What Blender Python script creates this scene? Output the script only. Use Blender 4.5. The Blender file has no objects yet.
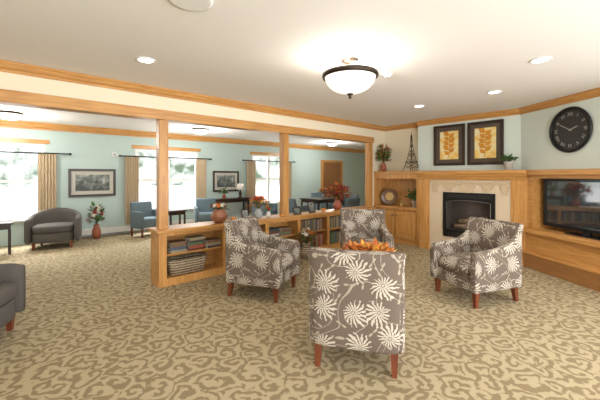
import bpy, bmesh, math, random
from mathutils import Vector, Matrix
random.seed(7)
D2R=math.pi/180
SC=bpy.context.scene
COL=SC.collection
H=2.57

# ------------------------------------------------------------ materials
def newmat(name):
    m=bpy.data.materials.new(name); m.use_nodes=True
    nt=m.node_tree; b=nt.nodes['Principled BSDF']
    return m,nt,b
def mix(nt,fac,a,b):
    n=nt.nodes.new('ShaderNodeMix'); n.data_type='RGBA'
    for s,v in ((0,fac),(6,a),(7,b)):
        if hasattr(v,'is_output'): nt.links.new(v,n.inputs[s])
        elif s==0: n.inputs[0].default_value=v
        else: n.inputs[s].default_value=(*v,1)
    return n.outputs[2]
def math_(nt,op,a,b=None,c=None):
    n=nt.nodes.new('ShaderNodeMath'); n.operation=op
    for i,v in enumerate((a,b,c)):
        if v is None: continue
        if hasattr(v,'is_output'): nt.links.new(v,n.inputs[i])
        else: n.inputs[i].default_value=v
    return n.outputs[0]
def coords(nt,kind='Object',scale=(1,1,1)):
    t=nt.nodes.new('ShaderNodeTexCoord'); m=nt.nodes.new('ShaderNodeMapping')
    m.inputs['Scale'].default_value=scale
    nt.links.new(t.outputs[kind],m.inputs['Vector']); return m.outputs[0]
def noise(nt,vec,scale,detail=2,dist=0):
    n=nt.nodes.new('ShaderNodeTexNoise'); n.inputs['Scale'].default_value=scale
    n.inputs['Detail'].default_value=detail; n.inputs['Distortion'].default_value=dist
    nt.links.new(vec,n.inputs['Vector']); return n
def bump(nt,b,h,strength=.2,dist=.01):
    n=nt.nodes.new('ShaderNodeBump'); n.inputs['Strength'].default_value=strength
    n.inputs['Distance'].default_value=dist
    nt.links.new(h,n.inputs['Height']); nt.links.new(n.outputs[0],b.inputs['Normal'])
def plain(name,c,rough=.6,var=.08,scale=12,metal=0,emit=0,bmp=0):
    m,nt,b=newmat(name)
    v=coords(nt); n=noise(nt,v,scale)
    a=tuple(x*(1-var) for x in c); d=tuple(min(1,x*(1+var)) for x in c)
    o=mix(nt,n.outputs[0],a,d); nt.links.new(o,b.inputs['Base Color'])
    b.inputs['Roughness'].default_value=rough; b.inputs['Metallic'].default_value=metal
    if emit:
        nt.links.new(o,b.inputs['Emission Color']); b.inputs['Emission Strength'].default_value=emit
    if bmp: bump(nt,b,n.outputs[0],bmp)
    return m
def wood(name,c1,c2,axis='x',rough=.35):
    m,nt,b=newmat(name)
    s={'x':(1.2,16,16),'y':(16,1.2,16),'z':(16,16,1.2)}[axis]
    v=coords(nt,'Object',s); n=noise(nt,v,1.6,5,1.2)
    cr=nt.nodes.new('ShaderNodeValToRGB'); nt.links.new(n.outputs[0],cr.inputs[0])
    cr.color_ramp.elements[0].position=.32; cr.color_ramp.elements[0].color=(*c2,1)
    cr.color_ramp.elements[1].position=.62; cr.color_ramp.elements[1].color=(*c1,1)
    nt.links.new(cr.outputs[0],b.inputs['Base Color']); b.inputs['Roughness'].default_value=rough
    return m
OAK1=(.61,.32,.10); OAK2=(.44,.20,.052)
oakx=wood('honey_oak_x',OAK1,OAK2,'x'); oaky=wood('honey_oak_y',OAK1,OAK2,'y'); oakz=wood('honey_oak_z',OAK1,OAK2,'z')
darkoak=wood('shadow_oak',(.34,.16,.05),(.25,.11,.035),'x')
redwood=wood('cherry_leg',(.19,.05,.02),(.12,.03,.012),'z',.3)
doorwood=wood('door_wood',(.30,.14,.055),(.22,.095,.035),'z',.4)
espresso=wood('espresso_wood',(.035,.018,.012),(.02,.01,.007),'x',.3)
cream=plain('cream_paint',(.82,.74,.56),.8,.03,4)
ceilm=plain('ceiling_paint',(.85,.83,.80),.9,.03,60,bmp=.05)
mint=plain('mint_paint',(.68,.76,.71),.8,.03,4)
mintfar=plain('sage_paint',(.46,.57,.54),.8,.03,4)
whitep=plain('white_paint',(.8,.8,.77),.5,.03)
black=plain('black_metal',(.012,.012,.013),.35,.1,metal=.3)
bronze=plain('dark_bronze',(.035,.022,.014),.35,.2,metal=.6)
towerm=plain('tower_bronze',(.07,.05,.035),.4,.2,metal=.5)
stone=plain('beige_stone',(.66,.54,.39),.45,.04,3,bmp=.02)
stone2=plain('tan_stone',(.57,.44,.29),.45,.05,5)
tan=plain('tan_curtain',(.50,.39,.26),.85,.10,6)
greyfab=plain('charcoal_fabric',(.10,.09,.08),.95,.25,120,bmp=.2)
bluefab=plain('blue_fabric',(.115,.16,.185),.9,.15,60)
leafg=plain('green_leaf',(.06,.16,.03),.6,.4,9)
leafo=plain('autumn_leaf',(.55,.16,.03),.6,.5,9)
leafr=plain('burgundy_leaf',(.20,.03,.02),.6,.4,9)
flowo=plain('orange_flower',(.75,.24,.04),.6,.2,9)
flowr=plain('red_flower',(.42,.04,.025),.6,.2,9)
floww=plain('white_flower',(.75,.70,.60),.6,.1,9)
flowy=plain('yellow_flower',(.80,.50,.08),.6,.1,9)
stemm=plain('stem',(.10,.09,.03),.7,.2)
potw=plain('white_ceramic',(.72,.70,.66),.25,.04)
pott=plain('terracotta',(.34,.10,.05),.4,.15)
potp=plain('mottled_vase_glaze',(.30,.12,.06),.3,.95,35)
potg=plain('glass_vase_tint',(.35,.38,.36),.12,.1)
pages=plain('book_pages',(.72,.66,.52),.9,.1,60)
gold=plain('antique_gold',(.45,.30,.10),.4,.2,metal=.5)
emitw=plain('lamp_disc',(1,.95,.86),.5,.0,emit=7)
silver=plain('grey_metal',(.22,.22,.22),.35,.1,metal=.7)
darkgrey=plain('dark_grey_metal',(.06,.06,.06),.35,.1,metal=.5)

def carpet():
    m,nt,b=newmat('scroll_carpet'); L=nt.links
    v=coords(nt)
    nz=noise(nt,v,6,1)
    sub=nt.nodes.new('ShaderNodeVectorMath'); sub.operation='SUBTRACT'; L.new(nz.outputs['Color'],sub.inputs[0]); sub.inputs[1].default_value=(.5,.5,.5)
    sc=nt.nodes.new('ShaderNodeVectorMath'); sc.operation='SCALE'; L.new(sub.outputs[0],sc.inputs[0]); sc.inputs['Scale'].default_value=.17
    ad=nt.nodes.new('ShaderNodeVectorMath'); L.new(v,ad.inputs[0]); L.new(sc.outputs[0],ad.inputs[1])
    vo=nt.nodes.new('ShaderNodeTexVoronoi'); vo.voronoi_dimensions='2D'; vo.inputs['Scale'].default_value=5.6; vo.inputs['Randomness'].default_value=.85
    L.new(ad.outputs[0],vo.inputs['Vector'])
    of=nt.nodes.new('ShaderNodeVectorMath'); of.operation='SUBTRACT'; L.new(ad.outputs[0],of.inputs[0]); L.new(vo.outputs['Position'],of.inputs[1])
    sp=nt.nodes.new('ShaderNodeSeparateXYZ'); L.new(of.outputs[0],sp.inputs[0])
    r=math_(nt,'SQRT',math_(nt,'ADD',math_(nt,'MULTIPLY',sp.outputs[0],sp.outputs[0]),math_(nt,'MULTIPLY',sp.outputs[1],sp.outputs[1])))
    a=math_(nt,'DIVIDE',math_(nt,'ARCTAN2',sp.outputs[1],sp.outputs[0]),2*math.pi)
    sc2=nt.nodes.new('ShaderNodeSeparateColor'); L.new(vo.outputs['Color'],sc2.inputs[0])
    sgn=math_(nt,'SUBTRACT',math_(nt,'MULTIPLY',math_(nt,'GREATER_THAN',sc2.outputs[0],.5),2),1)
    ph=math_(nt,'ADD',math_(nt,'ADD',math_(nt,'MULTIPLY',a,sgn),math_(nt,'MULTIPLY',r,12.5)),sc2.outputs[1])
    fr=math_(nt,'FRACT',math_(nt,'ADD',ph,10))
    d=math_(nt,'ABSOLUTE',math_(nt,'SUBTRACT',fr,.5))
    wn=noise(nt,v,24,1)
    thr=math_(nt,'ADD',-.12,math_(nt,'MULTIPLY',wn.outputs[0],.70))
    dd=math_(nt,'SUBTRACT',d,thr)
    mr=nt.nodes.new('ShaderNodeMapRange'); mr.inputs['From Min'].default_value=-.06; mr.inputs['From Max'].default_value=.06
    L.new(dd,mr.inputs['Value'])
    fine=noise(nt,v,160,2)
    c1=mix(nt,mr.outputs[0],(.245,.185,.097),(.49,.405,.25))
    c2=mix(nt,math_(nt,'MULTIPLY',fine.outputs[0],.45),c1,(.25,.195,.115))
    L.new(c2,b.inputs['Base Color']); b.inputs['Roughness'].default_value=.95
    bump(nt,b,fine.outputs[0],.3,.004)
    return m
carpetm=carpet()

def floral():
    m,nt,b=newmat('floral_upholstery'); L=nt.links
    v=coords(nt,'UV')
    def cell(scale,rnd,off=0):
        ad=nt.nodes.new('ShaderNodeVectorMath'); L.new(v,ad.inputs[0]); ad.inputs[1].default_value=(off,off*.7,0)
        vo=nt.nodes.new('ShaderNodeTexVoronoi'); vo.voronoi_dimensions='2D'; vo.inputs['Scale'].default_value=scale; vo.inputs['Randomness'].default_value=rnd
        L.new(ad.outputs[0],vo.inputs['Vector'])
        of=nt.nodes.new('ShaderNodeVectorMath'); of.operation='SUBTRACT'; L.new(ad.outputs[0],of.inputs[0]); L.new(vo.outputs['Position'],of.inputs[1])
        sp=nt.nodes.new('ShaderNodeSeparateXYZ'); L.new(of.outputs[0],sp.inputs[0])
        r=math_(nt,'SQRT',math_(nt,'ADD',math_(nt,'MULTIPLY',sp.outputs[0],sp.outputs[0]),math_(nt,'MULTIPLY',sp.outputs[1],sp.outputs[1])))
        a=math_(nt,'ARCTAN2',sp.outputs[1],sp.outputs[0])
        s=nt.nodes.new('ShaderNodeSeparateColor'); L.new(vo.outputs['Color'],s.inputs[0])
        return r,a,s.outputs[0],s.outputs[1]
    r,a,rn,rn1=cell(4.4,.55,.06)
    nw=noise(nt,v,30,1)
    aw=math_(nt,'ADD',math_(nt,'ADD',a,math_(nt,'MULTIPLY',r,3)),math_(nt,'MULTIPLY',nw.outputs[0],.35))
    side=math_(nt,'COSINE',math_(nt,'SUBTRACT',a,math_(nt,'MULTIPLY',rn,6.28)))
    p1=math_(nt,'ABSOLUTE',math_(nt,'SINE',math_(nt,'MULTIPLY',aw,8)))
    p2=math_(nt,'ABSOLUTE',math_(nt,'SINE',math_(nt,'MULTIPLY',aw,6)))
    # every petal a different length, whole head lopsided
    vary=noise(nt,v,45,0)
    lim=math_(nt,'ADD',math_(nt,'ADD',.070,math_(nt,'MULTIPLY',side,.028)),math_(nt,'MULTIPLY',vary.outputs[0],.045))
    def petal(p,lim_,pw,w0):
        q=math_(nt,'DIVIDE',r,lim_)
        return math_(nt,'GREATER_THAN',p,math_(nt,'ADD',w0,math_(nt,'MULTIPLY',math_(nt,'POWER',q,pw),1-w0)))
    outer=petal(p1,lim,2.0,.45)
    inner=petal(p2,math_(nt,'MULTIPLY',lim,.62),2,.32)
    inzone=math_(nt,'LESS_THAN',r,math_(nt,'MULTIPLY',lim,.42))
    fl=math_(nt,'ADD',math_(nt,'MULTIPLY',inner,inzone),math_(nt,'MULTIPLY',outer,math_(nt,'SUBTRACT',1,inzone)))
    fl=math_(nt,'MULTIPLY',fl,math_(nt,'LESS_THAN',r,lim))
    core=math_(nt,'LESS_THAN',math_(nt,'ABSOLUTE',math_(nt,'SUBTRACT',r,.012)),.002)
    fl=math_(nt,'MULTIPLY',fl,math_(nt,'SUBTRACT',1,core))
    nz=noise(nt,v,3.2,0,.4)
    st=math_(nt,'LESS_THAN',math_(nt,'ABSOLUTE',math_(nt,'SUBTRACT',nz.outputs[0],.5)),.0055)
    for k in (.38,.61):
        st=math_(nt,'MAXIMUM',st,math_(nt,'LESS_THAN',math_(nt,'ABSOLUTE',math_(nt,'SUBTRACT',nz.outputs[0],k)),.0045))
    r2,a2,rn2,_=cell(8,.9,3.3)
    lobe=math_(nt,'ABSOLUTE',math_(nt,'SINE',math_(nt,'ADD',a2,math_(nt,'MULTIPLY',rn2,6.28))))
    lf=math_(nt,'LESS_THAN',r2,math_(nt,'MULTIPLY',math_(nt,'POWER',lobe,10),.042))
    base=mix(nt,noise(nt,v,90,2).outputs[0],(.125,.092,.070),(.170,.130,.103))
    c=mix(nt,math_(nt,'MAXIMUM',st,lf),base,(.38,.33,.26))
    out=math_(nt,'LESS_THAN',r,math_(nt,'MULTIPLY',lim,.85))
    c=mix(nt,math_(nt,'MULTIPLY',out,.9),c,(.140,.105,.080))
    c=mix(nt,fl,c,(.55,.50,.42))
    L.new(c,b.inputs['Base Color']); b.inputs['Roughness'].default_value=.9
    return m
floralm=floral()

# ------------------------------------------------------------ mesh helpers
def setp(o,parent,label=None,cat=None,kind=None,group=None):
    if parent is not None: o.parent=parent
    if label: o['label']=label
    if cat: o['category']=cat
    if kind: o['kind']=kind
    if group: o['group']=group
    return o
def mk(name,bm,mats,parent=None,smooth=False,uv=False,**k):
    bmesh.ops.recalc_face_normals(bm,faces=bm.faces)
    if uv:
        bm.normal_update(); ul=bm.loops.layers.uv.new('UVMap')
        for f in bm.faces:
            n=f.normal; ax=max(range(3),key=lambda i:abs(n[i]))
            for l in f.loops:
                c=l.vert.co
                l[ul].uv={0:(c.y+.37,c.z),1:(c.x,c.z),2:(c.x,c.y+.11)}[ax]
    me=bpy.data.meshes.new(name); bm.to_mesh(me); bm.free()
    if not isinstance(mats,(list,tuple)): mats=[mats]
    for m in mats: me.materials.append(m)
    if smooth:
        for p in me.polygons: p.use_smooth=True
    o=bpy.data.objects.new(name,me); COL.objects.link(o)
    return setp(o,parent,**k)
def root(name,label,cat,loc=(0,0,0),rot=0,group=None):
    e=bpy.data.objects.new(name,None); e.empty_display_size=.1; COL.objects.link(e)
    e.location=loc; e.rotation_euler=(0,0,rot*D2R)
    return setp(e,None,label,cat,None,group)
def addbox(bm,lo,hi,bev=0,seg=2,mi=0,M=None):
    r=bmesh.ops.create_cube(bm,size=1)
    c=[(lo[i]+hi[i])/2 for i in range(3)]; s=[hi[i]-lo[i] for i in range(3)]
    for v in r['verts']:
        v.co=Vector((v.co.x*s[0]+c[0],v.co.y*s[1]+c[1],v.co.z*s[2]+c[2]))
    fs=set(f for v in r['verts'] for f in v.link_faces)
    vs=set(r['verts'])
    if bev:
        es=list(set(e for v in r['verts'] for e in v.link_edges))
        q=bmesh.ops.bevel(bm,geom=es,offset=bev,segments=seg,profile=.5,affect='EDGES')
        fs=set(q['faces'])|set(f for v in q['verts'] for f in v.link_faces); vs=set(v for f in fs for v in f.verts)
    for f in fs: f.material_index=mi
    if M is not None:
        for v in vs: v.co=M@v.co
def boxes(name,bl,mats,parent=None,bev=0,smooth=False,seg=2,uv=False,**k):
    bm=bmesh.new()
    for b in bl: addbox(bm,b[0],b[1],bev,seg,b[2] if len(b)>2 else 0,b[3] if len(b)>3 else None)
    return mk(name,bm,mats,parent,smooth,uv,**k)
def box(name,lo,hi,mat,parent=None,bev=0,**k): return boxes(name,[(lo,hi)],mat,parent,bev,**k)
def loftbm(bm,rings,closed_path=False,mi=0):
    vr=[[bm.verts.new(p) for p in r] for r in rings]; n=len(vr[0])
    pairs=list(zip(vr[:-1],vr[1:]))
    if closed_path: pairs.append((vr[-1],vr[0]))
    for A,B in pairs:
        for i in range(n):
            f=bm.faces.new((A[i],A[(i+1)%n],B[(i+1)%n],B[i])); f.material_index=mi
    if not closed_path:
        for R in (vr[0],vr[-1]):
            c=Vector((0,0,0))
            for v in R: c+=v.co
            cv=bm.verts.new(c/n)
            for i in range(n):
                f=bm.faces.new((R[i],R[(i+1)%n],cv)); f.material_index=mi
def supers(n,p):
    out=[]
    for i in range(n):
        a=2*math.pi*(i+.5)/n; c,s=math.cos(a),math.sin(a)
        out.append((math.copysign(abs(c)**(2/p),c),math.copysign(abs(s)**(2/p),s)))
    return out
def loft_axis(bm,axis,secs,p=5,n=32,r=.03,deform=None):
    S=supers(n,p); full=[]
    t0,t1=secs[0],secs[-1]
    def end(sec,sgn):
        out=[]
        for k in range(4):
            th=(k/3)*math.pi/2*.97
            ins=r*(1-math.cos(th)); out.append((sec[0]+sgn*r*math.sin(th)-sgn*r,sec[1],sec[2],sec[3]-ins,sec[4]-ins))
        return out
    full=list(reversed(end(t0,-1)))+list(secs[1:-1])+end(t1,1)
    rings=[]
    for t,c1,c2,h1,h2 in full:
        R=[]
        for x,y in S:
            a,b=c1+h1*x,c2+h2*y
            P={'z':(a,b,t),'y':(a,t,b),'x':(t,a,b)}[axis]
            R.append(deform(*P) if deform else P)
        rings.append(R)
    loftbm(bm,rings)
def lathe(name,prof,mat,parent=None,loc=(0,0,0),n=32,smooth=True,**k):
    bm=bmesh.new(); rings=[]
    for r,z in prof:
        r=max(r,.0005)
        rings.append([(loc[0]+r*math.cos(2*math.pi*i/n),loc[1]+r*math.sin(2*math.pi*i/n),loc[2]+z) for i in range(n)])
    loftbm(bm,rings); return mk(name,bm,mat,parent,smooth,**k)
def tubebm(bm,pts,r,n=6,mi=0):
    rings=[]
    for i,p in enumerate(pts):
        p=Vector(p); d=(Vector(pts[min(i+1,len(pts)-1)])-Vector(pts[max(i-1,0)])).normalized()
        up=Vector((0,0,1)) if abs(d.z)<.9 else Vector((1,0,0))
        a=d.cross(up).normalized(); b=d.cross(a)
        rr=r[i] if isinstance(r,(list,tuple)) else r
        rings.append([p+a*rr*math.cos(2*math.pi*k/n)+b*rr*math.sin(2*math.pi*k/n) for k in range(n)])
    loftbm(bm,rings,mi=mi)
def tube(name,pts,r,mat,parent=None,n=8,**k):
    bm=bmesh.new(); tubebm(bm,pts,r,n); return mk(name,bm,mat,parent,True,**k)
def prismx(name,prof,x0,x1,mat,parent=None,**k):
    bm=bmesh.new(); loftbm(bm,[[(x0,y,z) for y,z in prof],[(x1,y,z) for y,z in prof]]); return mk(name,bm,mat,parent,**k)
def dup(o,loc=None,rot=None,parent=None,**kw):
    n=o.copy(); COL.objects.link(n)
    if parent is not None: n.parent=parent
    if loc is not None: n.location=loc
    if rot is not None: n.rotation_euler=(0,0,rot*D2R)
    for a,b in kw.items(): n[a]=b
    for c in o.children: dup(c,parent=n)
    return n
CF,SF=math.cos(42.2*D2R),math.sin(42.2*D2R)
def P(x,y,z=0):   # floor-plan rotation: plan drawn square to the seating group -> room axes
    return (CF*x+SF*y,-SF*x+CF*y,z)
ROT=-42.2
def st(o): o['kind']='structure'; return o

# ------------------------------------------------------------ room shell
st(box('floor',(-3.4,-2.5,-.1),(12.3,9.15,0),carpetm))
st(box('ceiling',(-3.4,-2.5,H),(12.3,9.15,H+.1),ceilm))
WIN=[(-1.0,.71),(2.52,4.2),(6.05,7.44)]; WZ0,WZ1=.52,2.12
bl=[]; x=-3.4
for a,b in WIN:
    bl.append(((x,9,0),(a,9.12,H))); bl.append(((a,9,0),(b,9.12,WZ0))); bl.append(((a,9,WZ1),(b,9.12,H))); x=b
bl.append(((x,9,0),(12.3,9.12,H)))
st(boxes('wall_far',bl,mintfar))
st(box('wall_left',(-3.4,-2.5,0),(-3.3,9,H),cream))
st(box('wall_hall',(12.2,4.51,0),(12.3,9,H),cream))
st(box('wall_divider',(6.2,4.39,0),(12.2,4.51,H),cream))
st(box('wall_header',(-3.3,4.39,2.295),(6.2,4.51,H),cream))
st(box('wall_alcove',(6.65,3.475,0),(6.75,4.39,H),cream))
st(box('wall_chimney',(6.5,1.62,0),(6.75,3.475,H),mint))
e=box('wall_television',(0,0,1.535),(2.9,.1,H),mint); e.location=(6.5,1.62,0); e.rotation_euler=(0,0,-125*D2R); st(e)
e=box('wall_recess',(0,.42,0),(2.9,.5,1.53),mint); e.location=(6.5,1.62,0); e.rotation_euler=(0,0,-125*D2R); st(e)
st(box('trim_1',(-3.3,4.36,2.17),(6.2,4.54,2.295),oakx,bev=.006))
for i,(a,b) in enumerate(((1.52,1.64),(3.6,3.72),(6.06,6.18))):
    st(box('trim_%d'%(2+i),(a,4.39,.74),(b,4.51,2.17),oakz,bev=.006))
CR=[(0,0),(-.075,0),(-.075,-.018),(-.06,-.03),(-.045,-.06),(-.02,-.075),(-.02,-.1),(0,-.1)]
def crown(n,loc,rot,l,x0=0,sz=1):
    o=prismx('trim_%d'%n,[(y,z*sz) for y,z in CR],x0,l,oakx); o.location=(loc[0],loc[1],H-.001); o.rotation_euler=(0,0,rot*D2R); st(o)
crown(5,(-3.3,4.39),0,9.95); crown(6,(6.65,4.39),-90,.93); crown(7,(6.5,3.475),-90,1.88)
crown(8,(6.5,1.62),-125,2.9,-.02); crown(9,(-3.3,9),0,15.5,0,1.5); crown(10,(12.2,9),-90,4.5)
st(box('baseboard_far',(7.5,8.975,0),(12.2,9,.1),oakx))
for i,(a,b) in enumerate(WIN):
    r=root('window_%d'%(i+1),'white double window with wood head casing','window',(a,9,0)); r['kind']='structure'; w=b-a
    f=.055; m=w/2
    boxes('window_frame',[((0,.02,WZ0),(f,.1,WZ1)),((w-f,.02,WZ0),(w,.1,WZ1)),((f,.02,WZ0),(w-f,.1,WZ0+f)),((f,.02,WZ1-f),(w-f,.1,WZ1)),((m-.045,.02,WZ0+f),(m+.045,.1,WZ1-f))],whitep,r)
    zm=(WZ0+WZ1)/2
    boxes('window_sash',[((f,.04,zm-.03),(m-.045,.08,zm+.03)),((m+.045,.04,zm-.03),(w-f,.08,zm+.03))],whitep,r)
    box('window_sill',(-.05,-.06,WZ0-.04),(w+.05,.02,WZ0),whitep,r,.005)
    box('window_casing',(-.08,-.02,WZ1),(w+.08,0,WZ1+.09),oakx,r,.004)
def curtain(u0,u1,lab='tan pleated curtain panel beside a bright window'):
    bm=bmesh.new(); n=48; rows=[]
    for z in (.23,.6,1.0,1.5,1.9):
        rows.append([bm.verts.new((u0+(u1-u0)*i/n,8.89+.022*math.sin(i*2*math.pi/8)+.004*math.sin(i*1.7+z),z)) for i in range(n+1)])
    for A,B in zip(rows[:-1],rows[1:]):
        for i in range(n): bm.faces.new((A[i],A[i+1],B[i+1],B[i]))
    mk('curtain',bm,tan,smooth=True,label=lab,cat='curtain',group='tan window curtains')
for a,b in ((.58,.90),(2.26,2.58),(4.08,4.40),(5.78,6.12),(7.32,7.66)): curtain(a,b)
for a,b in ((-1.4,1.15),(2.15,4.55),(5.65,7.8)):
    rr=root('curtain_rod','black metal curtain rod with ball finials','curtain rod',(a,8.89,1.915)); L_=b-a
    tube('rod',[(0,0,0),(L_,0,0)],.016,black,rr)
    for q in (0,L_):
        o=lathe('finial',[(.001,-.03),(.02,-.02),(.03,0),(.02,.02),(.001,.03)],black,rr,(q,0,0),12)
    for q in (.12,L_-.12): box('bracket',(q-.01,0,-.01),(q+.01,.11,.01),black,rr)
dr=root('door_1','brown wood panel door with light oak casing','door',(9.35,9,0)); dr['kind']='structure'
boxes('door_panel',[((0,-.04,.005),(1.05,-.005,1.95)),((.12,-.05,.15),(.93,-.04,.85)),((.12,-.05,1.0),(.93,-.04,1.8))],doorwood,dr)
boxes('door_casing',[((-.1,-.06,.0),(0,-.003,2.04)),((1.05,-.06,.0),(1.15,-.003,2.04)),((0,-.06,1.95),(1.05,-.003,2.04))],oakz,dr)
lathe('door_knob',[(.001,-.03),(.03,-.01),(.03,.01),(.001,.03)],gold,dr,(.96,-.09,1.0),12)
for a,b in ((.95,5.6),):
    h=root('baseboard_heater','long white metal baseboard heater along sage wall','heater',(a,8.99,0))
    box('heater_cover',(0,-.07,.03),(b-a,0,.20),whitep,h,.01); box('heater_grille',(.02,-.072,.04),(b-a-.02,-.068,.06),silver,h)
    for q in (.1,b-a-.14): box('heater_foot',(q,-.05,0),(q+.04,-.01,.03),whitep,h)
ws=root('wall_thermostat','small white wall thermostat on sage wall','thermostat',(2.05,8.998,1.95))
box('thermostat_body',(-.05,-.03,-.04),(.05,0,.04),whitep,ws,.006); box('thermostat_face',(-.03,-.033,-.02),(.03,-.030,.02),silver,ws)

# ------------------------------------------------------------ wall pictures
def artmat(name,kind):
    m,nt,b=newmat(name); v=coords(nt,'Object',(1,1,1))
    sp=nt.nodes.new('ShaderNodeSeparateXYZ'); nt.links.new(v,sp.inputs[0])
    n=noise(nt,v,7,5,.5)
    cr=nt.nodes.new('ShaderNodeValToRGB'); e_=cr.color_ramp.elements
    if kind=='land':
        f=math_(nt,'ADD',math_(nt,'MULTIPLY',n.outputs[0],.8),math_(nt,'MULTIPLY',sp.outputs[2],.5))
        cols=[(.06,.07,.07),(.17,.19,.17),(.36,.36,.35),(.62,.64,.66)]
        pos=[.33,.45,.56,.70]
    else:
        f=n.outputs[0]; cols=[(.80,.48,.10),(.84,.62,.22),(.84,.72,.38),(.84,.78,.55)]; pos=[.36,.45,.55,.68]
    nt.links.new(f,cr.inputs[0])
    e_[0].position=pos[0]; e_[0].color=(*cols[0],1); e_[1].position=pos[3]; e_[1].color=(*cols[3],1)
    for q in (1,2):
        k=e_.new(pos[q]); k.color=(*cols[q],1)
    nt.links.new(cr.outputs[0],b.inputs['Base Color']); b.inputs['Roughness'].default_value=.5
    return m
artl=artmat('landscape_art','land'); artb=artmat('amber_art','amber')
matb=plain('grey_mat_board',(.50,.48,.42),.8,.05); matd=plain('brown_mat_board',(.10,.075,.055),.8,.05)
brownart=plain('leaf_print_ink',(.62,.26,.02),.7,.2)
def picture(name,label,w,h,loc,rot,fw,mw,mf,mm,ma,leafy=False,group=None):
    r=root(name,label,'picture',loc,rot,group)
    boxes('frame',[((-w/2,-.035,-h/2),(-w/2+fw,0,h/2)),((w/2-fw,-.035,-h/2),(w/2,0,h/2)),((-w/2+fw,-.035,-h/2),(w/2-fw,0,-h/2+fw)),((-w/2+fw,-.035,h/2-fw),(w/2-fw,0,h/2))],mf,r,.004)
    a,b=w/2-fw,h/2-fw; c,d=a-mw,b-mw
    boxes('mat_board',[((-a,-.014,-b),(-c,-.003,b)),((c,-.014,-b),(a,-.003,b)),((-c,-.014,-b),(c,-.003,-d)),((-c,-.014,d),(c,-.003,b))],mm,r)
    box('print',(-c,-.010,-d),(c,-.003,d),ma,r)
    if leafy:
        bm=bmesh.new()
        tubebm(bm,[(-.01,-.0125,-d*.9),(.01,-.0125,0),(0,-.0125,d*.6)],.005,4)
        for k in range(9):
            z=-d*.7+k*d*.17; s=1 if k%2 else -1
            L0=.12+.012*(k%3); an=.75
            dx,dz=s*math.cos(an)*L0,math.sin(an)*L0
            px,pz=-dz*.36*s,dx*.36*s
            f=bm.faces.new([bm.verts.new(q) for q in ((0,-.0125,z),(dx*.5+px,-.0125,z+dz*.5+pz),(dx*1.1,-.0125,z+dz*1.1),(dx*.5-px,-.0125,z+dz*.5-pz))])
        mk('leaf_print',bm,brownart,r)
    return r
picture('landscape_picture','dark framed landscape print on sage green wall',.95,.64,(1.6,8.995,1.27),0,.05,.08,espresso,matb,artl)
picture('landscape_picture','small dark framed landscape print between windows',.88,.62,(5.10,8.995,1.26),0,.05,.08,espresso,matb,artl)
picture('botanical_picture','dark framed golden orange leaf print above fireplace mantel',.60,.79,(6.495,2.82,2.03),-90,.05,.07,espresso,matd,artb,True,'botanical prints')
picture('botanical_picture','dark framed golden orange leaf print above fireplace mantel',.60,.79,(6.495,2.17,2.03),-90,.05,.07,espresso,matd,artb,True,'botanical prints')

# ------------------------------------------------------------ wall clock
ex,ey=-.5736,-.8192
tk=.90
ck=root('wall_clock','large round black wall clock with roman numerals on mint wall','clock',(6.5+ex*tk-.819*.004,1.62+ey*tk+.574*.004,2.09),-125)
def disc(name,rs,ys,mat,parent,n=48):
    bm=bmesh.new(); loftbm(bm,[[(r*math.cos(2*math.pi*i/n),y,r*math.sin(2*math.pi*i/n)) for i in range(n)] for r,y in zip(rs,ys)])
    return mk(name,bm,mat,parent,False)
disc('clock_face',(.29,.29),(-.012,-.001),plain('clock_face',(.030,.029,.028),.5,.3),ck)
bm=bmesh.new(); n=64; rings=[]
for i in range(n):
    a=2*math.pi*i/n; rings.append([((.30+.025*math.cos(q))*math.cos(a),-.022+.020*math.sin(q),(.30+.025*math.cos(q))*math.sin(a)) for q in [k*math.pi/4 for k in range(8)]])
loftbm(bm,rings,True); mk('clock_rim',bm,black,ck,True)
numm=plain('numeral_paint',(.40,.38,.34),.5,.05)
for k,s in enumerate(['XII','I','II','III','IV','V','VI','VII','VIII','IX','X','XI']):
    cu=bpy.data.curves.new('t','FONT'); cu.body=s; cu.size=.07; cu.align_x='CENTER'; cu.align_y='CENTER'; cu.extrude=.001
    t=bpy.data.objects.new('t',cu); COL.objects.link(t)
    bpy.context.view_layer.update()
    me=bpy.data.meshes.new_from_object(t.evaluated_get(bpy.context.evaluated_depsgraph_get())); bpy.data.objects.remove(t)
    me.materials.clear(); me.materials.append(numm)
    a=-k*30*D2R
    me.transform(Matrix.Rotation(a,4,'Y').inverted()@Matrix.Translation((0,-.014,.22))@Matrix.Rotation(math.pi/2,4,'X'))
    o=bpy.data.objects.new('numeral',me); COL.objects.link(o); o.parent=ck
boxes('hour_hand',[((-.007,-.018,-.02),(.007,-.016,.12),0,Matrix.Rotation(70*D2R,4,'Y'))],numm,ck)
boxes('minute_hand',[((-.005,-.021,-.03),(.005,-.019,.18),0,Matrix.Rotation(-60*D2R,4,'Y'))],numm,ck)

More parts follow.
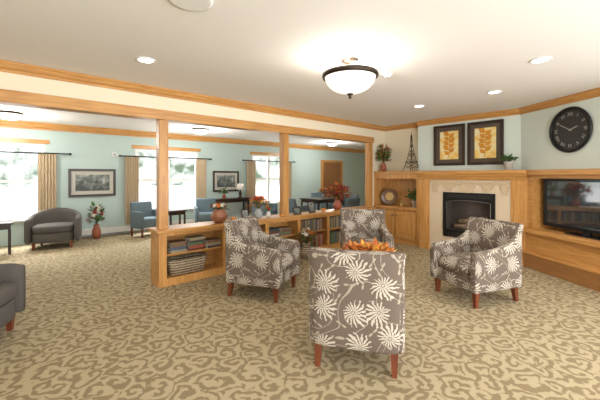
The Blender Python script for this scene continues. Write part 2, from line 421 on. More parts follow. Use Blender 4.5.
# ------------------------------------------------------------ ceiling fixtures
def alab():
    m,nt,b=newmat('alabaster_glass'); v=coords(nt); n=noise(nt,v,6,4,1.5)
    c=mix(nt,n.outputs[0],(.92,.84,.70),(1,.98,.93)); nt.links.new(c,b.inputs['Base Color']); nt.links.new(c,b.inputs['Emission Color'])
    b.inputs['Emission Strength'].default_value=.7; b.inputs['Roughness'].default_value=.3; return m
alm=alab()
def light(name,kind,en,loc,parent,col=(1,.94,.84),size=.08,spot=None):
    l=bpy.data.lights.new(name,kind); l.energy=en; l.color=col
    if kind in('POINT','SPOT'): l.shadow_soft_size=size
    if spot: l.spot_size=spot*D2R; l.spot_blend=.8
    o=bpy.data.objects.new(name,l); COL.objects.link(o); o.parent=parent; o.location=loc; return o
cl=root('ceiling_lamp','white alabaster bowl ceiling lamp with dark bronze rim','ceiling lamp',P(.487,3.21,H))
lathe('canopy',[(.001,0),(.085,0),(.085,-.02),(.05,-.035),(.02,-.04),(.014,-.045),(.001,-.045)],bronze,cl)
lathe('stem',[(.012,-.04),(.012,-.36)],bronze,cl,n=12)
bowl=[(.245,-.15)]+[(.245*math.cos(t),-.16-.17*math.sin(t)) for t in [k*math.pi/2/10 for k in range(0,11)]]
inner=[(.238*math.cos(t),-.155-.165*math.sin(t)) for t in [k*math.pi/2/10 for k in range(10,-1,-1)]]
lathe('lamp_shade',bowl+inner,alm,cl,n=48)
bm=bmesh.new(); rings=[]
for i in range(64):
    a=2*math.pi*i/64; rings.append([((.256+.016*math.cos(q))*math.cos(a),(.256+.016*math.cos(q))*math.sin(a),-.155+.026*math.sin(q)) for q in [k*math.pi/4 for k in range(8)]])
loftbm(bm,rings,True); mk('lamp_rim',bm,bronze,cl,True)
lathe('finial',[(.001,-.325),(.03,-.33),(.03,-.34),(.012,-.35),(.018,-.365),(.001,-.385)],bronze,cl,n=16)
light('lamp_bulb','POINT',24,(.12,0,-.13),cl); light('lamp_bulb','POINT',24,(-.12,0,-.13),cl)
def downlight(x,y,en=24):
    r=root('downlight','white recessed round ceiling downlight','ceiling light',P(x,y,H-.001),group='recessed ceiling lights')
    bm=bmesh.new(); rings=[]
    for i in range(40):
        a=2*math.pi*i/40; rings.append([((.08+.014*math.cos(q))*math.cos(a),(.08+.014*math.cos(q))*math.sin(a),-.004+.006*math.sin(q)) for q in [k*math.pi/3 for k in range(6)]])
    loftbm(bm,rings,True); mk('trim_ring',bm,whitep,r,True)
    lathe('lamp_lens',[(.001,0),(.07,0),(.07,-.004),(.001,-.004)],emitw,r)
    light('lamp_beam','SPOT',en,(0,0,-.03),r,size=.06,spot=130)
for x,y in ((-1.5,3.21),(2.34,3.21),(1.93,5.35),(2.62,4.45)): downlight(x,y)
sp=root('ceiling_speaker','round off-white ceiling speaker grille','speaker',P(-.70,2.10,H-.001))
lathe('speaker_rim',[(.12,0),(.14,0),(.14,-.012),(.12,-.012)],whitep,sp,n=40); lathe('speaker_grille',[(.001,0),(.12,0),(.12,-.006),(.001,-.010)],ceilm,sp,n=40)
sd=root('smoke_detector','small white ceiling smoke detector','smoke detector',P(.97,3.67,H-.001))
lathe('detector_base',[(.001,0),(.055,0),(.055,-.015),(.001,-.015)],whitep,sd); lathe('detector_cap',[(.001,-.015),(.04,-.015),(.032,-.035),(.001,-.035)],whitep,sd)
for (x,y) in ((-2.4,8.0),(1.1,11.3),(-5.2,5.9)):
    r=root('flush_ceiling_lamp','frosted dome flush ceiling lamp in adjoining room','ceiling lamp',P(x,y,H-.001),group='adjoining room ceiling lamps')
    lathe('lamp_base',[(.001,0),(.20,0),(.20,-.03),(.001,-.03)],bronze,r); lathe('lamp_shade',[(.19,-.03),(.17,-.08),(.10,-.12),(.001,-.13)],alm,r)
    light('lamp_bulb','POINT',42,(0,0,-.30),r,(1,.97,.92),.15)

# ------------------------------------------------------------ built-in bookcase divider
bk=root('bookcase','low honey oak bookcase dividing the two rooms','bookcase',(1.5,4.34,0))
LB=4.7; DEP=.32
DIV=[0,.95,1.72,2.42,3.18,3.95,LB]
bb=[((0,.03,0),(LB,DEP-.03,.08)),((0,.02,.08),(LB,DEP-.0,.10)),((0,DEP-.015,.1),(LB,DEP,.70))]
for i,x in enumerate(DIV):
    a=max(0,x-.02) if 0<i<len(DIV)-1 else (0 if i==0 else LB-.035)
    bb.append(((a,.02,.10),(a+.035,DEP-.015,.70)))
box('countertop',(-.03,-.03,.70),(LB,DEP+.03,.74),oakx,bk,.008)
boxes('body',bb,oakx,bk)
ff=[((0,0,.0),(LB,.02,.10)),((0,0,.655),(LB,.02,.70))]
for i,x in enumerate(DIV):
    a=0 if i==0 else (LB-.06 if i==len(DIV)-1 else x-.035); w=.10 if i==0 else .065
    ff.append(((a,0,.10),(a+w,.02,.655)))
boxes('face_frame',ff,oakz,bk)
for i in range(len(DIV)-1):
    box('shelf',(DIV[i]+.037 if i==0 else DIV[i]+.016,.03,.385),(DIV[i+1]-.022 if i<len(DIV)-2 else LB-.036,DEP-.016,.405),oakx,bk)
bcols=[(.16,.05,.03),(.06,.10,.16),(.30,.24,.15),(.05,.05,.05),(.10,.16,.08),(.35,.08,.05),(.45,.42,.36),(.18,.11,.06)]
bmats=[plain('book_cover',c,.6,.12) for c in bcols]
def bookmesh(w,h,t,m):
    bm=bmesh.new()
    addbox(bm,(0,0,0),(t*.12,w,h)); addbox(bm,(t*.88,0,0),(t,w,h)); addbox(bm,(0,-.004,0),(t,0,h),.002,1)
    addbox(bm,(t*.12,.001,.004),(t*.88,w-.005,h-.004),mi=1)
    me=bpy.data.meshes.new('book'); bmesh.ops.recalc_face_normals(bm,faces=bm.faces); bm.to_mesh(me); bm.free()
    me.materials.append(m); me.materials.append(pages); return me
protos=[(bookmesh(.17,.20+.012*(i%3),.028+.006*(i%3),m),.028+.006*(i%3)) for i,m in enumerate(bmats)]
def book(me,loc,flat=False,group='books in the low bookcase',lab='hardcover book standing upright on oak shelf'):
    o=bpy.data.objects.new('book',me); COL.objects.link(o); o.location=loc
    if flat: o.rotation_euler=(0,math.pi/2,0)
    return setp(o,None,lab,'book',None,group)
def row(u0,u1,z,seed):
    random.seed(seed); x=u0
    while True:
        me,t=random.choice(protos)
        if x+t>u1: break
        book(me,(x,4.40,z)); x+=t+.001
def stack(u0,z,n,seed):
    random.seed(seed); zz=z
    for i in range(n):
        me,t=random.choice(protos)
        o=book(me,(u0+random.uniform(-.005,.01),4.38,zz+t+.0005),True,'stacked books in the low bookcase','hardcover book lying flat in a stack'); zz+=t+.001
B0=1.5
stack(B0+.16,.405,4,1); stack(B0+.42,.405,5,2); stack(B0+.68,.405,3,3)
stack(B0+1.05,.405,4,4); row(B0+1.3,B0+1.65,.405,5); row(B0+1.0,B0+1.6,.10,6)
stack(B0+1.8,.405,5,8); stack(B0+2.05,.405,4,9); row(B0+1.78,B0+2.3,.10,10)
row(B0+2.48,B0+3.1,.405,11); row(B0+2.48,B0+3.1,.10,12); row(B0+3.25,B0+3.9,.405,13); row(B0+3.25,B0+3.8,.10,14); row(B0+4.0,B0+4.6,.405,15)
def wicker():
    m,nt,b=newmat('wicker'); v=coords(nt)
    w=nt.nodes.new('ShaderNodeTexWave'); w.bands_direction='Z'; w.inputs['Scale'].default_value=9; w.inputs['Distortion'].default_value=3; w.inputs['Detail Scale'].default_value=9
    nt.links.new(v,w.inputs[0]); c=mix(nt,w.outputs['Fac'],(.10,.06,.03),(.62,.50,.34)); nt.links.new(c,b.inputs['Base Color']); b.inputs['Roughness'].default_value=.8
    bump(nt,b,w.outputs['Fac'],.8,.01); return m
wick=wicker()
def basket(loc,w,d,h,label):
    r=root('wicker_basket',label,'basket',loc)
    bm=bmesh.new(); S=supers(28,5)
    prof=[(.85,0),(.93,.5*h),(1,h),(.95,h),(.88,.5*h),(.80,.01)]
    loftbm(bm,[[(w/2*k*x,d/2*k*y,z) for x,y in S] for k,z in prof]); mk('basket_body',bm,wick,r,True)
    bm=bmesh.new(); tubebm(bm,[(w/2*.98*x,d/2*.98*y,h) for x,y in S]+[(w/2*.98*S[0][0],d/2*.98*S[0][1],h)],.009,6); mk('basket_rim',bm,wick,r,True)
basket((B0+.42,4.48,.10),.56,.24,.21,'woven wicker basket on bottom oak shelf')

# ------------------------------------------------------------ plants
def plant(name,label,loc,vprof,vm,r,h,nleaf,lm,flowers=(),fs=.03,ls=.06,seed=1,rot=0,cat='flower arrangement'):
    random.seed(seed); R=root(name,label,cat,loc,rot)
    lathe('vase' if cat!='potted plant' else 'pot',vprof,vm,R,n=28)
    top=max(z for _,z in vprof)
    bm=bmesh.new(); bs=bmesh.new()
    for i in range(nleaf):
        a=random.uniform(0,2*math.pi); q=random.random()**.6*r; z=top+h*random.uniform(.12,1)*(1-.45*(q/r)**2)
        z=max(z,top+.01)
        tip=Vector((q*math.cos(a),q*math.sin(a),z))
        if i%3==0:
            tubebm(bs,[(0,0,top-.04),(tip.x*.35,tip.y*.35,top+(z-top)*.6),tuple(tip)],.0025,3)
        d=Vector((math.cos(a)+random.uniform(-.6,.6),math.sin(a)+random.uniform(-.6,.6),random.uniform(-.4,.8))).normalized()
        s=d.cross(Vector((random.uniform(-.4,.4),random.uniform(-.4,.4),1))).normalized(); L0=ls*random.uniform(.7,1.3)
        nrm=d.cross(s)
        vs=[bm.verts.new(q_) for q_ in (tip,tip+d*L0*.35+s*L0*.26+nrm*L0*.05,tip+d*L0*.75+s*L0*.16,tip+d*L0-nrm*L0*.1,tip+d*L0*.75-s*L0*.16,tip+d*L0*.35-s*L0*.26+nrm*L0*.05)]
        f=bm.faces.new(vs); f.material_index=random.randrange(len(lm))
    mk('foliage',bm,lm,R,kind='stuff'); mk('stems',bs,stemm,R,kind='stuff')
    for fm,cnt in flowers:
        b2=bmesh.new()
        for k in range(9):
            a=2*math.pi*k/9
            for lay,(rr,zz) in enumerate(((1,.0),(.65,.3))):
                aa=a+lay*.35; d=Vector((math.cos(aa),math.sin(aa),0)); s=Vector((-d.y,d.x,0))
                b2.faces.new([b2.verts.new(v_) for v_ in ((0,0,0),d*fs*.6*rr+s*fs*.3*rr+Vector((0,0,fs*(.25+zz))),d*fs*rr+Vector((0,0,fs*(.45+zz))),d*fs*.6*rr-s*fs*.3*rr+Vector((0,0,fs*(.25+zz))))])
        bmesh.ops.create_icosphere(b2,subdivisions=1,radius=fs*.35,matrix=Matrix.Translation((0,0,fs*.3)))
        f0=mk('flower',b2,fm,R)
        for k in range(cnt):
            o=f0 if k==0 else f0.copy()
            if k: COL.objects.link(o)
            a=random.uniform(0,2*math.pi); q=random.random()**.5*r*.85
            o.location=(q*math.cos(a),q*math.sin(a),top+h*random.uniform(.6,.98)*(1-.45*(q/r)**2))
            o.rotation_euler=(-math.sin(a)*q/r*1.0+.5,math.cos(a)*q/r*1.0,0)
    return R
VA=[(.001,0),(.045,0),(.07,.05),(.065,.10),(.04,.14),(.05,.16),(.04,.16),(.03,.13),(.001,.12)]
def sv(k,kh=None): kh=kh or k; return [(r*k,z*kh) for r,z in VA]
BOWL=[(.001,0),(.05,0),(.09,.05),(.10,.09),(.09,.09),(.001,.05)]
ROUND=[(.001,0),(.06,0),(.105,.04),(.125,.09),(.115,.14),(.08,.18),(.085,.195),(.075,.195),(.001,.15)]
POT=[(.001,0),(.04,0),(.055,.09),(.06,.09),(.06,.10),(.05,.10),(.001,.085)]
CT=.74
plant('flower_arrangement','autumn flowers in large round patterned vase on oak bookcase',(2.42,4.47,CT),ROUND,potp,.11,.10,110,[leafg,leafr,leafo],((flowo,5),(floww,5)),.03,.05,3)
plant('flower_arrangement','orange and red flowers in glass vase on oak bookcase',(3.13,4.47,CT),sv(1.0),potg,.14,.20,90,[leafg,leafo],((flowo,8),(flowr,5),(flowy,5)),.042,.06,4)
plant('flower_arrangement','low orange silk flowers on oak bookcase',(3.36,4.50,CT),sv(.6),potw,.07,.09,40,[leafg],((flowo,4),(flowr,2)),.028,.04,5)
plant('flower_arrangement','tall burgundy autumn foliage in brown vase on oak bookcase',(5.12,4.50,CT),sv(1.3),pott,.24,.34,300,[leafr,leafo,leafr],((flowr,9),(flowo,4)),.04,.08,6)
plant('flower_arrangement','white dried flowers in basket pot before bookcase',(3.93,4.17,0),sv(1.6,1.7),wick,.13,.26,120,[leafg,leafo],((floww,10),),.04,.07,8)
def photo_frame(loc,w,h,label,rot=0):
    r=root('photo_frame',label,'photo frame',loc,rot)
    T=Matrix.Rotation(-12*D2R,4,'X')
    boxes('frame',[((-w/2,0,0),(-w/2+.015,.012,h),0,T),((w/2-.015,0,0),(w/2,.012,h),0,T),((-w/2,0,0),(w/2,.012,.015),0,T),((-w/2,0,h-.015),(w/2,.012,h),0,T)],espresso,r)
    boxes('photo',[((-w/2+.015,.004,.015),(w/2-.015,.010,h-.015),0,T)],artl,r)
    boxes('easel_back',[((-.02,.06,0),(.02,.064,h*.75),0,Matrix.Rotation(10*D2R,4,'X'))],black,r)
photo_frame((2.86,4.42,CT),.13,.17,'small dark framed photo on oak bookcase')
photo_frame((3.95,4.42,CT),.18,.13,'dark framed photo on oak bookcase')
photo_frame((4.35,4.45,CT),.16,.21,'dark framed photo beside autumn foliage')
gm=plain('pumpkin_skin',(.70,.26,.05),.5,.2)
def pumpkin(loc,s,label):
    r=root('pumpkin',label,'pumpkin',loc); bm=bmesh.new(); rings=[]
    for j in range(9):
        t=-math.pi/2+math.pi*j/8
        rings.append([((s*math.cos(t)*(1+.07*abs(math.cos(4*a))))*math.cos(a),(s*math.cos(t)*(1+.07*abs(math.cos(4*a))))*math.sin(a),s*.75+s*.75*math.sin(t)) for a in [2*math.pi*i/32 for i in range(32)]])
    loftbm(bm,rings); mk('pumpkin_body',bm,gm,r,True); tube('stem',[(0,0,s*1.45),(.003,0,s*1.7),(.01,0,s*1.9)],[.008,.006,.005],stemm,r)
pumpkin((2.66,4.46,CT),.045,'small orange pumpkin on oak bookcase'); pumpkin((4.62,4.42,CT),.05,'orange pumpkin beside burgundy foliage'); pumpkin((3.54,4.37,CT),.03,'tiny orange pumpkin beside oak post')

# ------------------------------------------------------------ alcove cabinet
al=root('alcove_cabinet','honey oak built-in cabinet with open niche beside fireplace','cabinet',(6.25,4.385,0),-90)
W=1.07; Dp=.39
boxes('body',[((0,.0,0),(W,.05,.09)),((0,.02,.09),(W,Dp,.12)),((0,.0,.09),(.03,Dp,1.47)),((W-.03,.0,.09),(W,Dp,1.47)),((.03,Dp-.02,.12),(W-.03,Dp,1.47))],oakz,al)
box('countertop',(-.0,-.055,.74),(W,Dp-.02,.78),oakx,al,.006)
box('top_board',(-.0,-.04,1.47),(W,Dp,1.53),oakx,al,.008)
boxes('face_frame',[((0,-.02,.09),(.05,0,1.47)),((W-.05,-.02,.09),(W,0,1.47)),((.05,-.02,1.37),(W-.05,0,1.47)),((.05,-.02,.70),(W-.05,0,.74)),((.05,-.02,.09),(W-.05,0,.12))],oakz,al)
for k in range(2):
    x0=.06+k*.485; x1=x0+.465
    dd=boxes('door',[((x0,-.042,.13),(x0+.07,-.021,.69)),((x1-.07,-.042,.13),(x1,-.021,.69)),((x0+.07,-.042,.13),(x1-.07,-.021,.20)),((x0+.07,-.042,.62),(x1-.07,-.021,.69))],oakz,al,.003)
    boxes('door_panel',[((x0+.07,-.028,.20),(x1-.07,-.022,.62)),((x0+.105,-.038,.235),(x1-.105,-.028,.585))],oakz,dd,.0)
    lathe('knob',[(.001,-.016),(.016,-.010),(.016,.010),(.001,.016)],darkgrey,dd,(x0+(.43 if k==0 else .035),-.055,.60),12)
pl=root('decorative_plate','round brown decorative plate on stand in niche','plate',(6.45,4.13,.78),-60)
disc('plate_rim',(.12,.18,.18,.12),(-.005,-.02,-.012,.0),plain('plate_glaze',(.16,.08,.04),.3,.4,30),pl).location=(0,0,.19)
disc('plate_center',(.09,.09),(-.010,-.004),gold,pl).location=(0,0,.19)
boxes('stand',[((-.06,-.04,0),(-.05,.06,.012)),((.05,-.04,0),(.06,.06,.012)),((-.06,.02,.012),(.06,.03,.10))],black,pl)
plant('potted_plant','leafy green plant in white pot in oak niche',(6.42,3.50,.78),[(r*1.3,z*1.3) for r,z in POT],potw,.13,.26,140,[leafg],(),.03,.08,9,cat='potted plant')
fg=root('figurine','small tan ceramic figurine in oak niche','figurine',(6.42,3.82,.78))
lathe('figurine_body',[(.001,0),(.04,0),(.045,.02),(.03,.06),(.02,.09),(.001,.10)],gold,fg); lathe('figurine_head',[(.001,.09),(.02,.10),(.022,.12),(.012,.14),(.001,.145)],gold,fg)
plant('potted_plant','tall green plant with red berries in tall vase on cabinet top',(6.38,4.24,1.53),sv(1.0,1.2),pott,.12,.46,210,[leafg,leafg,leafo],((flowr,5),),.03,.09,10,cat='potted plant')
tw=root('tower_sculpture','dark bronze metal lattice tower sculpture on cabinet top','sculpture',(6.42,3.58,1.53),-10)
def half(z):
    t=z/.76; return .12*(1-t)**2.0+.008
bm=bmesh.new(); zs=[0,.06,.12,.19,.27,.36,.46,.58,.76]
for sx in(-1,1):
    for sy in(-1,1):
        tubebm(bm,[(sx*half(z),sy*half(z),z) for z in zs],.0065,5)
mk('tower_legs',bm,towerm,tw)
bm=bmesh.new()
for a,b in zip(zs[:-1],zs[1:]):
    if a<.06: continue
    ha,hb=half(a),half(b)
    for s in (-1,1):
        for (p,q) in (((-ha,s*ha,a),(hb,s*hb,b)),((ha,s*ha,a),(-hb,s*hb,b)),((s*ha,-ha,a),(s*hb,hb,b)),((s*ha,ha,a),(s*hb,-hb,b))): tubebm(bm,[p,q],.0032,4)
mk('lattice',bm,towerm,tw)
for z in (.19,.36): box('platform',(-half(z)-.014,-half(z)-.014,z-.008),(half(z)+.014,half(z)+.014,z+.008),towerm,tw)
tube('spire',[(0,0,.74),(0,0,.84)],[.008,.003],towerm,tw)

# ------------------------------------------------------------ fireplace
fp=root('fireplace','honey oak fireplace surround with beige stone and black gas firebox','fireplace',(6.2,3.31,0),-90)
FW=1.85
boxes('oak_surround',[((0,0,0),(.23,.295,1.38)),((1.62,0,0),(FW,.295,1.38)),((.23,0,1.36),(1.62,.295,1.38)),((.02,-.015,.0),(.21,0,.14)),((1.64,-.015,0),(1.83,0,.14)),((.05,-.012,.2),(.18,0,1.3)),((1.67,-.012,.2),(1.80,0,1.3))],oakz,fp,.004)
prismx('mantel_molding',[(0,1.38),(-.02,1.38),(-.03,1.41),(-.055,1.44),(-.06,1.47),(.295,1.47),(.295,1.38)],-.0,FW,oakx,fp)
box('mantel_shelf',(-.0,-.09,1.47),(FW,.295,1.53),oakx,fp,.01)
X0,X1,Z0,Z1=.50,1.39,.30,1.13
boxes('stone_surround',[((.23,.02,0),(X0,.29,1.36)),((X1,.02,0),(1.62,.29,1.36)),((X0,.02,Z1),(X1,.29,1.36)),((X0,.02,0),(X1,.29,Z0))],stone,fp)
bm=bmesh.new()
for (a,b,z0,z1,y) in ((.26,1.59,1.30,1.345,-.005),(.30,1.55,1.27,1.30,.003)):
    addbox(bm,(a,y,z0),(b,.02,z1),.004,1)
def wedge(xc,wt,wb,z0,z1,y):
    loftbm(bm,[[(xc-wb/2,yy,z0),(xc+wb/2,yy,z0),(xc+wt/2,yy,z1),(xc-wt/2,yy,z1)] for yy in (y,.02)])
wedge(.945,.26,.14,1.13,1.27,-.02); wedge(.62,.20,.06,1.17,1.27,-.01); wedge(1.27,.20,.06,1.17,1.27,-.01); wedge(.36,.13,.05,1.12,1.27,-.01); wedge(1.53,.13,.05,1.12,1.27,-.01)
mk('keystone',bm,stone2,fp)
fb=boxes('firebox_frame',[((X0,-.005,Z0),(X0+.06,.04,Z1)),((X1-.06,-.005,Z0),(X1,.04,Z1)),((X0+.06,-.005,Z1-.12),(X1-.06,.04,Z1)),((X0+.06,-.005,Z0),(X1-.06,.04,Z0+.14))],black,fp,.004)
for k in range(2):
    box('louver',(X0+.09,-.012,Z1-.09+.035*k),(X1-.09,-.004,Z1-.078+.035*k),darkgrey,fb)
    box('louver',(X0+.09,-.012,Z0+.03+.04*k),(X1-.09,-.004,Z0+.04+.04*k),darkgrey,fb)
boxes('firebox_interior',[((X0+.06,.27,Z0+.14),(X1-.06,.285,Z1-.12)),((X0+.06,.04,Z0+.13),(X1-.06,.27,Z0+.14)),((X0+.055,.04,Z0+.14),(X0+.06,.27,Z1-.12)),((X1-.06,.04,Z0+.14),(X1-.055,.27,Z1-.12))],plain('firebrick',(.06,.048,.04),.9,.4,20),fb)
bm=bmesh.new(); n=16; cx=(X0+X1)/2; hw=(X1-X0)/2-.06; zt=Z1-.12
for i in range(n):
    xa=cx-hw+2*hw*i/n; xb=cx-hw+2*hw*(i+1)/n
    za=zt-.035*((xa-cx)/hw)**2-.015; zb=zt-.035*((xb-cx)/hw)**2-.015
    loftbm(bm,[[(xa,y,za),(xb,y,zb),(xb,y,zt),(xa,y,zt)] for y in (.0,.02)])
mk('arch_trim',bm,black,fb)
bm=bmesh.new(); pts=[(cx-hw+.01,-.006,Z0+.15)]+[(cx-hw+.01+(2*hw-.02)*i/n,-.006,zt-.02-.035*((2*i/n-1))**2) for i in range(n+1)]+[(cx+hw-.01,-.006,Z0+.15)]
tubebm(bm,pts,.006,6); mk('arch_bead',bm,silver,fb,True)
logm=wood('ceramic_log',(.34,.24,.16),(.14,.09,.06),'x',.9)
for k,(a,b) in enumerate((((X0+.17,.14,Z0+.19),(X1-.17,.16,Z0+.20)),((X0+.22,.2,Z0+.28),(X1-.30,.12,Z0+.30)),((X0+.35,.12,Z0+.29),(X1-.18,.2,Z0+.36)))):
    m_=tuple((a[i]+b[i])/2+(.01 if i==2 else 0) for i in range(3)); tube('log',[a,m_,b],[.045,.05,.04],logm,fb,10)
light('firebox_light','POINT',.5,(cx,.08,Z0+.50),fb,(1,.85,.7),.03)  # warm point light inside the firebox, no flame is modelled
plant('potted_plant','small leafy plant in white pot on oak mantel',(6.28,1.74,1.53),[(r*1.3,z*1.4) for r,z in POT],potw,.10,.11,90,[leafg],(),.03,.07,12,cat='potted plant')

# ------------------------------------------------------------ TV cabinet
tv=root('television_cabinet','honey oak built-in television cabinet with open niche','cabinet',(6.2,1.46,0),-125)
TW=2.1
boxes('body',[((0,0,.56),(.10,.42,1.45)),((TW-.1,0,.56),(TW,.42,1.45)),((.10,.38,.62),(TW-.1,.42,1.45)),((.10,.0,1.40),(TW-.1,.42,1.45)),((0,.02,.28),(TW,.42,.56))],oakx,tv)
box('top_board',(0.0,-.05,1.45),(TW,.42,1.53),oakx,tv,.01)
box('niche_ledge',(-.0,-.10,.55),(TW,.38,.62),oakx,tv,.015)
box('front_panel',(0,-.02,.24),(TW,.02,.55),oakx,tv,.004)
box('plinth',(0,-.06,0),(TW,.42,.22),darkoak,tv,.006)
box('plinth_cap',(0,-.075,.22),(TW,.02,.245),oakx,tv,.004)
t=root('television','black flat screen television inside oak cabinet','television',(6.2+ex*.84-.819*-.14,1.46+ey*.84+.574*-.14,.62),-125)
boxes('bezel',[((-.66,-.03,.06),(-.625,.03,.77)),((.625,-.03,.06),(.66,.03,.77)),((-.625,-.03,.735),(.625,.03,.77)),((-.625,-.03,.06),(.625,.03,.11)),((-.625,.0,.11),(.625,.03,.735))],plain('glossy_black',(.012,.012,.013),.15,.1),t)
scr,nt_,b_=newmat('tv_screen'); b_.inputs['Roughness'].default_value=.05; b_.inputs['IOR'].default_value=2.8
cc=noise(nt_,coords(nt_),2,2); nt_.links.new(mix(nt_,cc.outputs[0],(.02,.023,.027),(.045,.05,.055)),b_.inputs['Base Color'])
box('screen',(-.625,-.012,.11),(.625,-.002,.735),scr,t)
boxes('stand',[((-.25,-.09,0),(.25,.09,.015)),((-.05,-.02,.015),(.05,.02,.07))],black,t)

# ------------------------------------------------------------ patterned armchairs
def armchair(label,loc,rot,group='floral armchairs'):
    r=root('armchair',label,'armchair',loc,rot,group)
    bm=bmesh.new(); addbox(bm,(-.325,-.34,.17),(.325,.30,.32),.02,3); mk('seat_base',bm,floralm,r,True,True)
    bm=bmesh.new()
    loft_axis(bm,'z',[(.315,0,-.07,.235,.30),(.36,0,-.07,.243,.305),(.43,0,-.07,.243,.305),(.475,0,-.07,.225,.285)],6,40,.045,
        lambda x,y,z:(x,y,z+(.015*(1-(x/.25)**2) if z>.4 else 0)))
    mk('seat_cushion',bm,floralm,r,True,True)
    bm=bmesh.new()
    def df(x,y,z):
        k=min(1,max(0,(z-.3)/.5)); q=(x/.35)**2
        return (x,y-.05*q*(.4+.6*k),z-(.012*(1-q) if z>.75 else 0))
    loft_axis(bm,'z',[(.17,0,.305,.315,.06),(.32,0,.305,.322,.07),(.46,0,.295,.328,.08),(.62,0,.30,.336,.08),(.76,0,.322,.345,.07),(.85,0,.345,.355,.055),(.90,0,.355,.358,.045)],7,52,.028,df)
    mk('backrest',bm,floralm,r,True,True)
    for s in(-1,1):
        bm=bmesh.new(); secs=[]
        for y,zt,hw in ((-.375,.575,.050),(-.34,.60,.056),(-.2,.615,.058),(-.05,.625,.056),(.08,.65,.052),(.18,.70,.048),(.26,.765,.044),(.33,.80,.035)):
            zb=.17; secs.append((y,s*(.35-hw-.0)+s*.004,(zt+zb)/2,hw,(zt-zb)/2))
        loft_axis(bm,'y',secs,4.5,32,.03)
        mk('armrest',bm,floralm,r,True,True)
    for x,y in ((-.28,-.30),(.28,-.30),(-.28,.28),(.28,.28)):
        bm=bmesh.new(); dy=.03 if y>0 else 0
        loftbm(bm,[[(x+a*h_,y+dy*q+b*h_,z) for a,b in((-1,-1),(1,-1),(1,1),(-1,1))] for z,h_,q in((.172,.028,0),(.0,.018,1))])
        mk('leg',bm,redwood,r)
    return r
A0=armchair('taupe armchair with cream dahlia print, back turned, near coffee table',P(.487,2.74),165+ROT)
dup(A0,P(-.46,4.12),70+ROT,label='taupe armchair with cream dahlia print beside oak bookcase')
dup(A0,P(.99,5.02),-3+ROT,label='taupe armchair with cream dahlia print facing coffee table')
dup(A0,P(2.10,3.96),-70+ROT,label='taupe armchair with cream dahlia print in front of fireplace')

ct=root('coffee_table','round dark wood coffee table between armchairs','coffee table',P(.74,3.66))
lathe('table_top',[(.001,.42),(.34,.42),(.355,.43),(.355,.445),(.34,.455),(.001,.455)],redwood,ct,n=48)
lathe('pedestal',[(.05,.05),(.035,.12),(.05,.25),(.03,.35),(.06,.42)],redwood,ct)
for k in range(4):
    a=k*math.pi/2; tube('foot',[(0,0,.09),(.15*math.cos(a),.15*math.sin(a),.07),(.27*math.cos(a),.27*math.sin(a),.02)],[.03,.025,.02],redwood,ct)
plant('autumn_centerpiece','orange autumn leaf centerpiece in low bowl on coffee table',P(.76,3.66,.455),BOWL,pott,.24,.12,420,[leafo,leafo,flowo,flowy],((flowo,3),),.03,.09,21,cat='centerpiece')

# ------------------------------------------------------------ charcoal tub chairs
def tub(label,loc,rot,w=.42,d=.36):
    r=root('tub_chair',label,'armchair',loc,rot,'charcoal tub chairs')
    bm=bmesh.new(); rings=[]; n=30
    for i in range(n+1):
        t=i/n; ph=(-118+236*t)*D2R
        cx=w*math.sin(ph); cy=d*math.cos(ph)
        if abs(ph)>math.pi/2: cx=math.copysign(w-.005,ph); cy=-(abs(ph)-math.pi/2)*d*1.9
        zt=.60+.15*max(0,math.cos(ph*.85))**1.5
        dx,dy=cx/w,cy/d
        if abs(ph)>math.pi/2: dx,dy=math.copysign(1,ph),0
        L_=math.hypot(dx,dy); dx/=L_; dy/=L_
        th=.05 if 0<i<n else .035; zz=(zt+.12)/2; hz=(zt-.12)/2-(0 if 0<i<n else .02)
        rings.append([(cx+dx*th*x,cy+dy*th*x,zz+hz*y) for x,y in supers(20,4)])
    loftbm(bm,rings); mk('backrest',bm,greyfab,r,True)
    bm=bmesh.new(); loft_axis(bm,'z',[(.14,0,-.06,w-.055,.31),(.32,0,-.06,w-.055,.31)],4,32,.02); mk('seat_base',bm,greyfab,r,True)
    bm=bmesh.new(); loft_axis(bm,'z',[(.32,0,-.07,w-.06,.31),(.46,0,-.07,w-.06,.31)],4,32,.04); mk('seat_cushion',bm,greyfab,r,True)
    for x,y in((-w+.1,-.28),(w-.1,-.28),(-w+.14,.2),(w-.14,.2)):
        bm=bmesh.new(); loftbm(bm,[[(x+a*h_,y+b*h_,z) for a,b in((-1,-1),(1,-1),(1,1),(-1,1))] for z,h_ in((.142,.028),(0,.018))]); mk('leg',bm,redwood,r)
    return r
T0=tub('charcoal fabric tub chair near window',P(-4.98,6.72),28+ROT,.40,.37)
dup(T0,P(-2.90,2.72),105+ROT,label='charcoal fabric tub chair turned away near the room opening')
def table(name,label,loc,w,d,h,mat,rot=0,cat='table'):
    r=root(name,label,cat,loc,rot)
    box('table_top',(-w/2,-d/2,h-.035),(w/2,d/2,h),mat,r,.006)
    boxes('apron',[((-w/2+.03,-d/2+.03,h-.12),(w/2-.03,d/2-.03,h-.036))],mat,r)
    for sx in(-1,1):
        for sy in(-1,1):
            x,y=sx*(w/2-.045),sy*(d/2-.045); box('leg',(x-.02,y-.02,0),(x+.02,y+.02,h-.12),mat,r)
    return r
table('end_table','dark wood end table beside charcoal tub chair',(-.06,8.2,0),.45,.45,.58,espresso)
table('console_table','dark wood console table under landscape picture',(5.1,8.66,0),1.1,.36,.76,espresso)
table('side_table','dark wood table between blue chairs',(3.35,8.5,0),.45,.40,.55,espresso)
table('dining_table','dark wood dining table in adjoining room',(7.3,7.0,0),1.2,.8,.75,espresso)
plant('flower_arrangement','tall silk flowers and greenery in red floor vase',(1.62,8.70,0),sv(1.3,2.0),pott,.12,.50,90,[leafg,leafg,leafr],((floww,5),(flowr,5)),.045,.11,31)
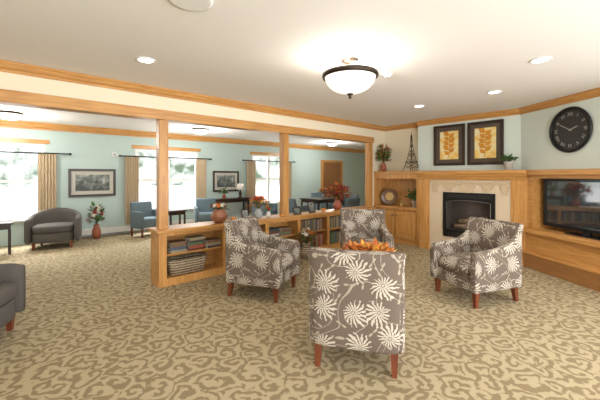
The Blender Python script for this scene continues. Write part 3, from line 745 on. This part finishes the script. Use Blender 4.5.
plant('flower_arrangement','green plant in vase on console table',(4.85,8.66,.76),sv(.8),pott,.12,.18,90,[leafg],((floww,3),),.03,.07,32)
plant('flower_arrangement','orange flowers on dining table',(7.3,7.0,.75),sv(.8),potg,.14,.18,90,[leafg,leafo],((flowo,6),),.035,.07,33)
def lamp(loc,label):
    r=root('table_lamp',label,'table lamp',loc)
    lathe('base',[(.001,0),(.07,0),(.07,.02),(.03,.04),(.05,.12),(.03,.2),(.01,.22),(.01,.27)],bronze,r); lathe('lamp_shade',[(.13,.25),(.09,.43),(.085,.43),(.125,.25)],potw,r)
lamp((5.4,8.66,.76),'bronze table lamp with white shade on console table')
def bluechair(label,loc,rot):
    r=root('lounge_chair',label,'chair',loc,rot,'blue lounge chairs')
    bm=bmesh.new(); addbox(bm,(-.25,-.26,.22),(.25,.22,.43),.035,3); mk('seat',bm,bluefab,r,True)
    bm=bmesh.new(); addbox(bm,(-.27,.18,.30),(.27,.28,.80),.04,3)
    for v in bm.verts: v.co.y+=(v.co.z-.42)*.12
    mk('backrest',bm,bluefab,r,True)
    for s in(-1,1):
        bm=bmesh.new(); addbox(bm,(s*.28-.035,-.27,.20),(s*.28+.035,.22,.60),.03,3); mk('armrest',bm,bluefab,r,True)
        for y in (-.23,.20): box('leg',(s*.28-.018,y-.018,0),(s*.28+.018,y+.018,.21),redwood,r)
    return r
C0=bluechair('grey-blue upholstered chair beside window',(2.62,8.35,0),15)
for (u,v,a,l) in ((4.15,8.35,-20,'grey-blue upholstered chair under window'),(5.75,7.9,20,'grey-blue upholstered chair near console table'),(6.2,7.0,90,'grey-blue upholstered chair beside dining table'),(7.3,6.1,180,'grey-blue upholstered chair at dining table, back turned'),(8.4,7.0,-90,'grey-blue upholstered chair at end of dining table'),(8.7,8.4,0,'grey-blue upholstered chair near hall door')):
    dup(C0,(u,v,0),a,label=l)

# ------------------------------------------------------------ light and camera
w=bpy.data.worlds.new('World'); SC.world=w; w.use_nodes=True; nt=w.node_tree
bg=nt.nodes['Background']; tc=nt.nodes.new('ShaderNodeTexCoord')
n=nt.nodes.new('ShaderNodeTexNoise'); n.inputs['Scale'].default_value=26; n.inputs['Detail'].default_value=6; nt.links.new(tc.outputs['Generated'],n.inputs[0])
sp=nt.nodes.new('ShaderNodeSeparateXYZ'); nt.links.new(tc.outputs['Generated'],sp.inputs[0])
cr=nt.nodes.new('ShaderNodeValToRGB'); nt.links.new(n.outputs[0],cr.inputs[0])
cr.color_ramp.elements[0].position=.38; cr.color_ramp.elements[0].color=(.13,.17,.12,1)
cr.color_ramp.elements[1].position=.60; cr.color_ramp.elements[1].color=(.75,.80,.78,1)
band=math_(nt,'LESS_THAN',math_(nt,'ABSOLUTE',math_(nt,'SUBTRACT',sp.outputs[2],.025)),.055)
c=mix(nt,band,(1,1,1),cr.outputs[0]); nt.links.new(c,bg.inputs['Color']); bg.inputs['Strength'].default_value=1.75
def area(loc,rot,sx,sy,en,col):
    l=bpy.data.lights.new('daylight_fill','AREA'); l.shape='RECTANGLE'; l.size=sx; l.size_y=sy; l.energy=en; l.color=col
    o=bpy.data.objects.new('daylight_fill',l); COL.objects.link(o); o.location=loc; o.rotation_euler=rot
area((1.5,-2.4,1.2),(101*D2R,0,0),7,2.2,195,(.99,.99,1))  # added fill light behind the camera, no window stands there
for a,b in WIN: area(((a+b)/2,10.1,3.4),(-52*D2R,0,0),b-a+.6,1.6,450,(.95,.98,1))

cam=bpy.data.cameras.new('Camera'); cam.lens=19.8; cam.sensor_width=36; cam.shift_y=-25/600
co=bpy.data.objects.new('Camera',cam); COL.objects.link(co); co.location=(0,0,1.45); co.rotation_euler=(90*D2R,0,-42.2*D2R)
SC.camera=co
SC.view_settings.view_transform='Standard'; SC.view_settings.look='None'; SC.view_settings.exposure=.44
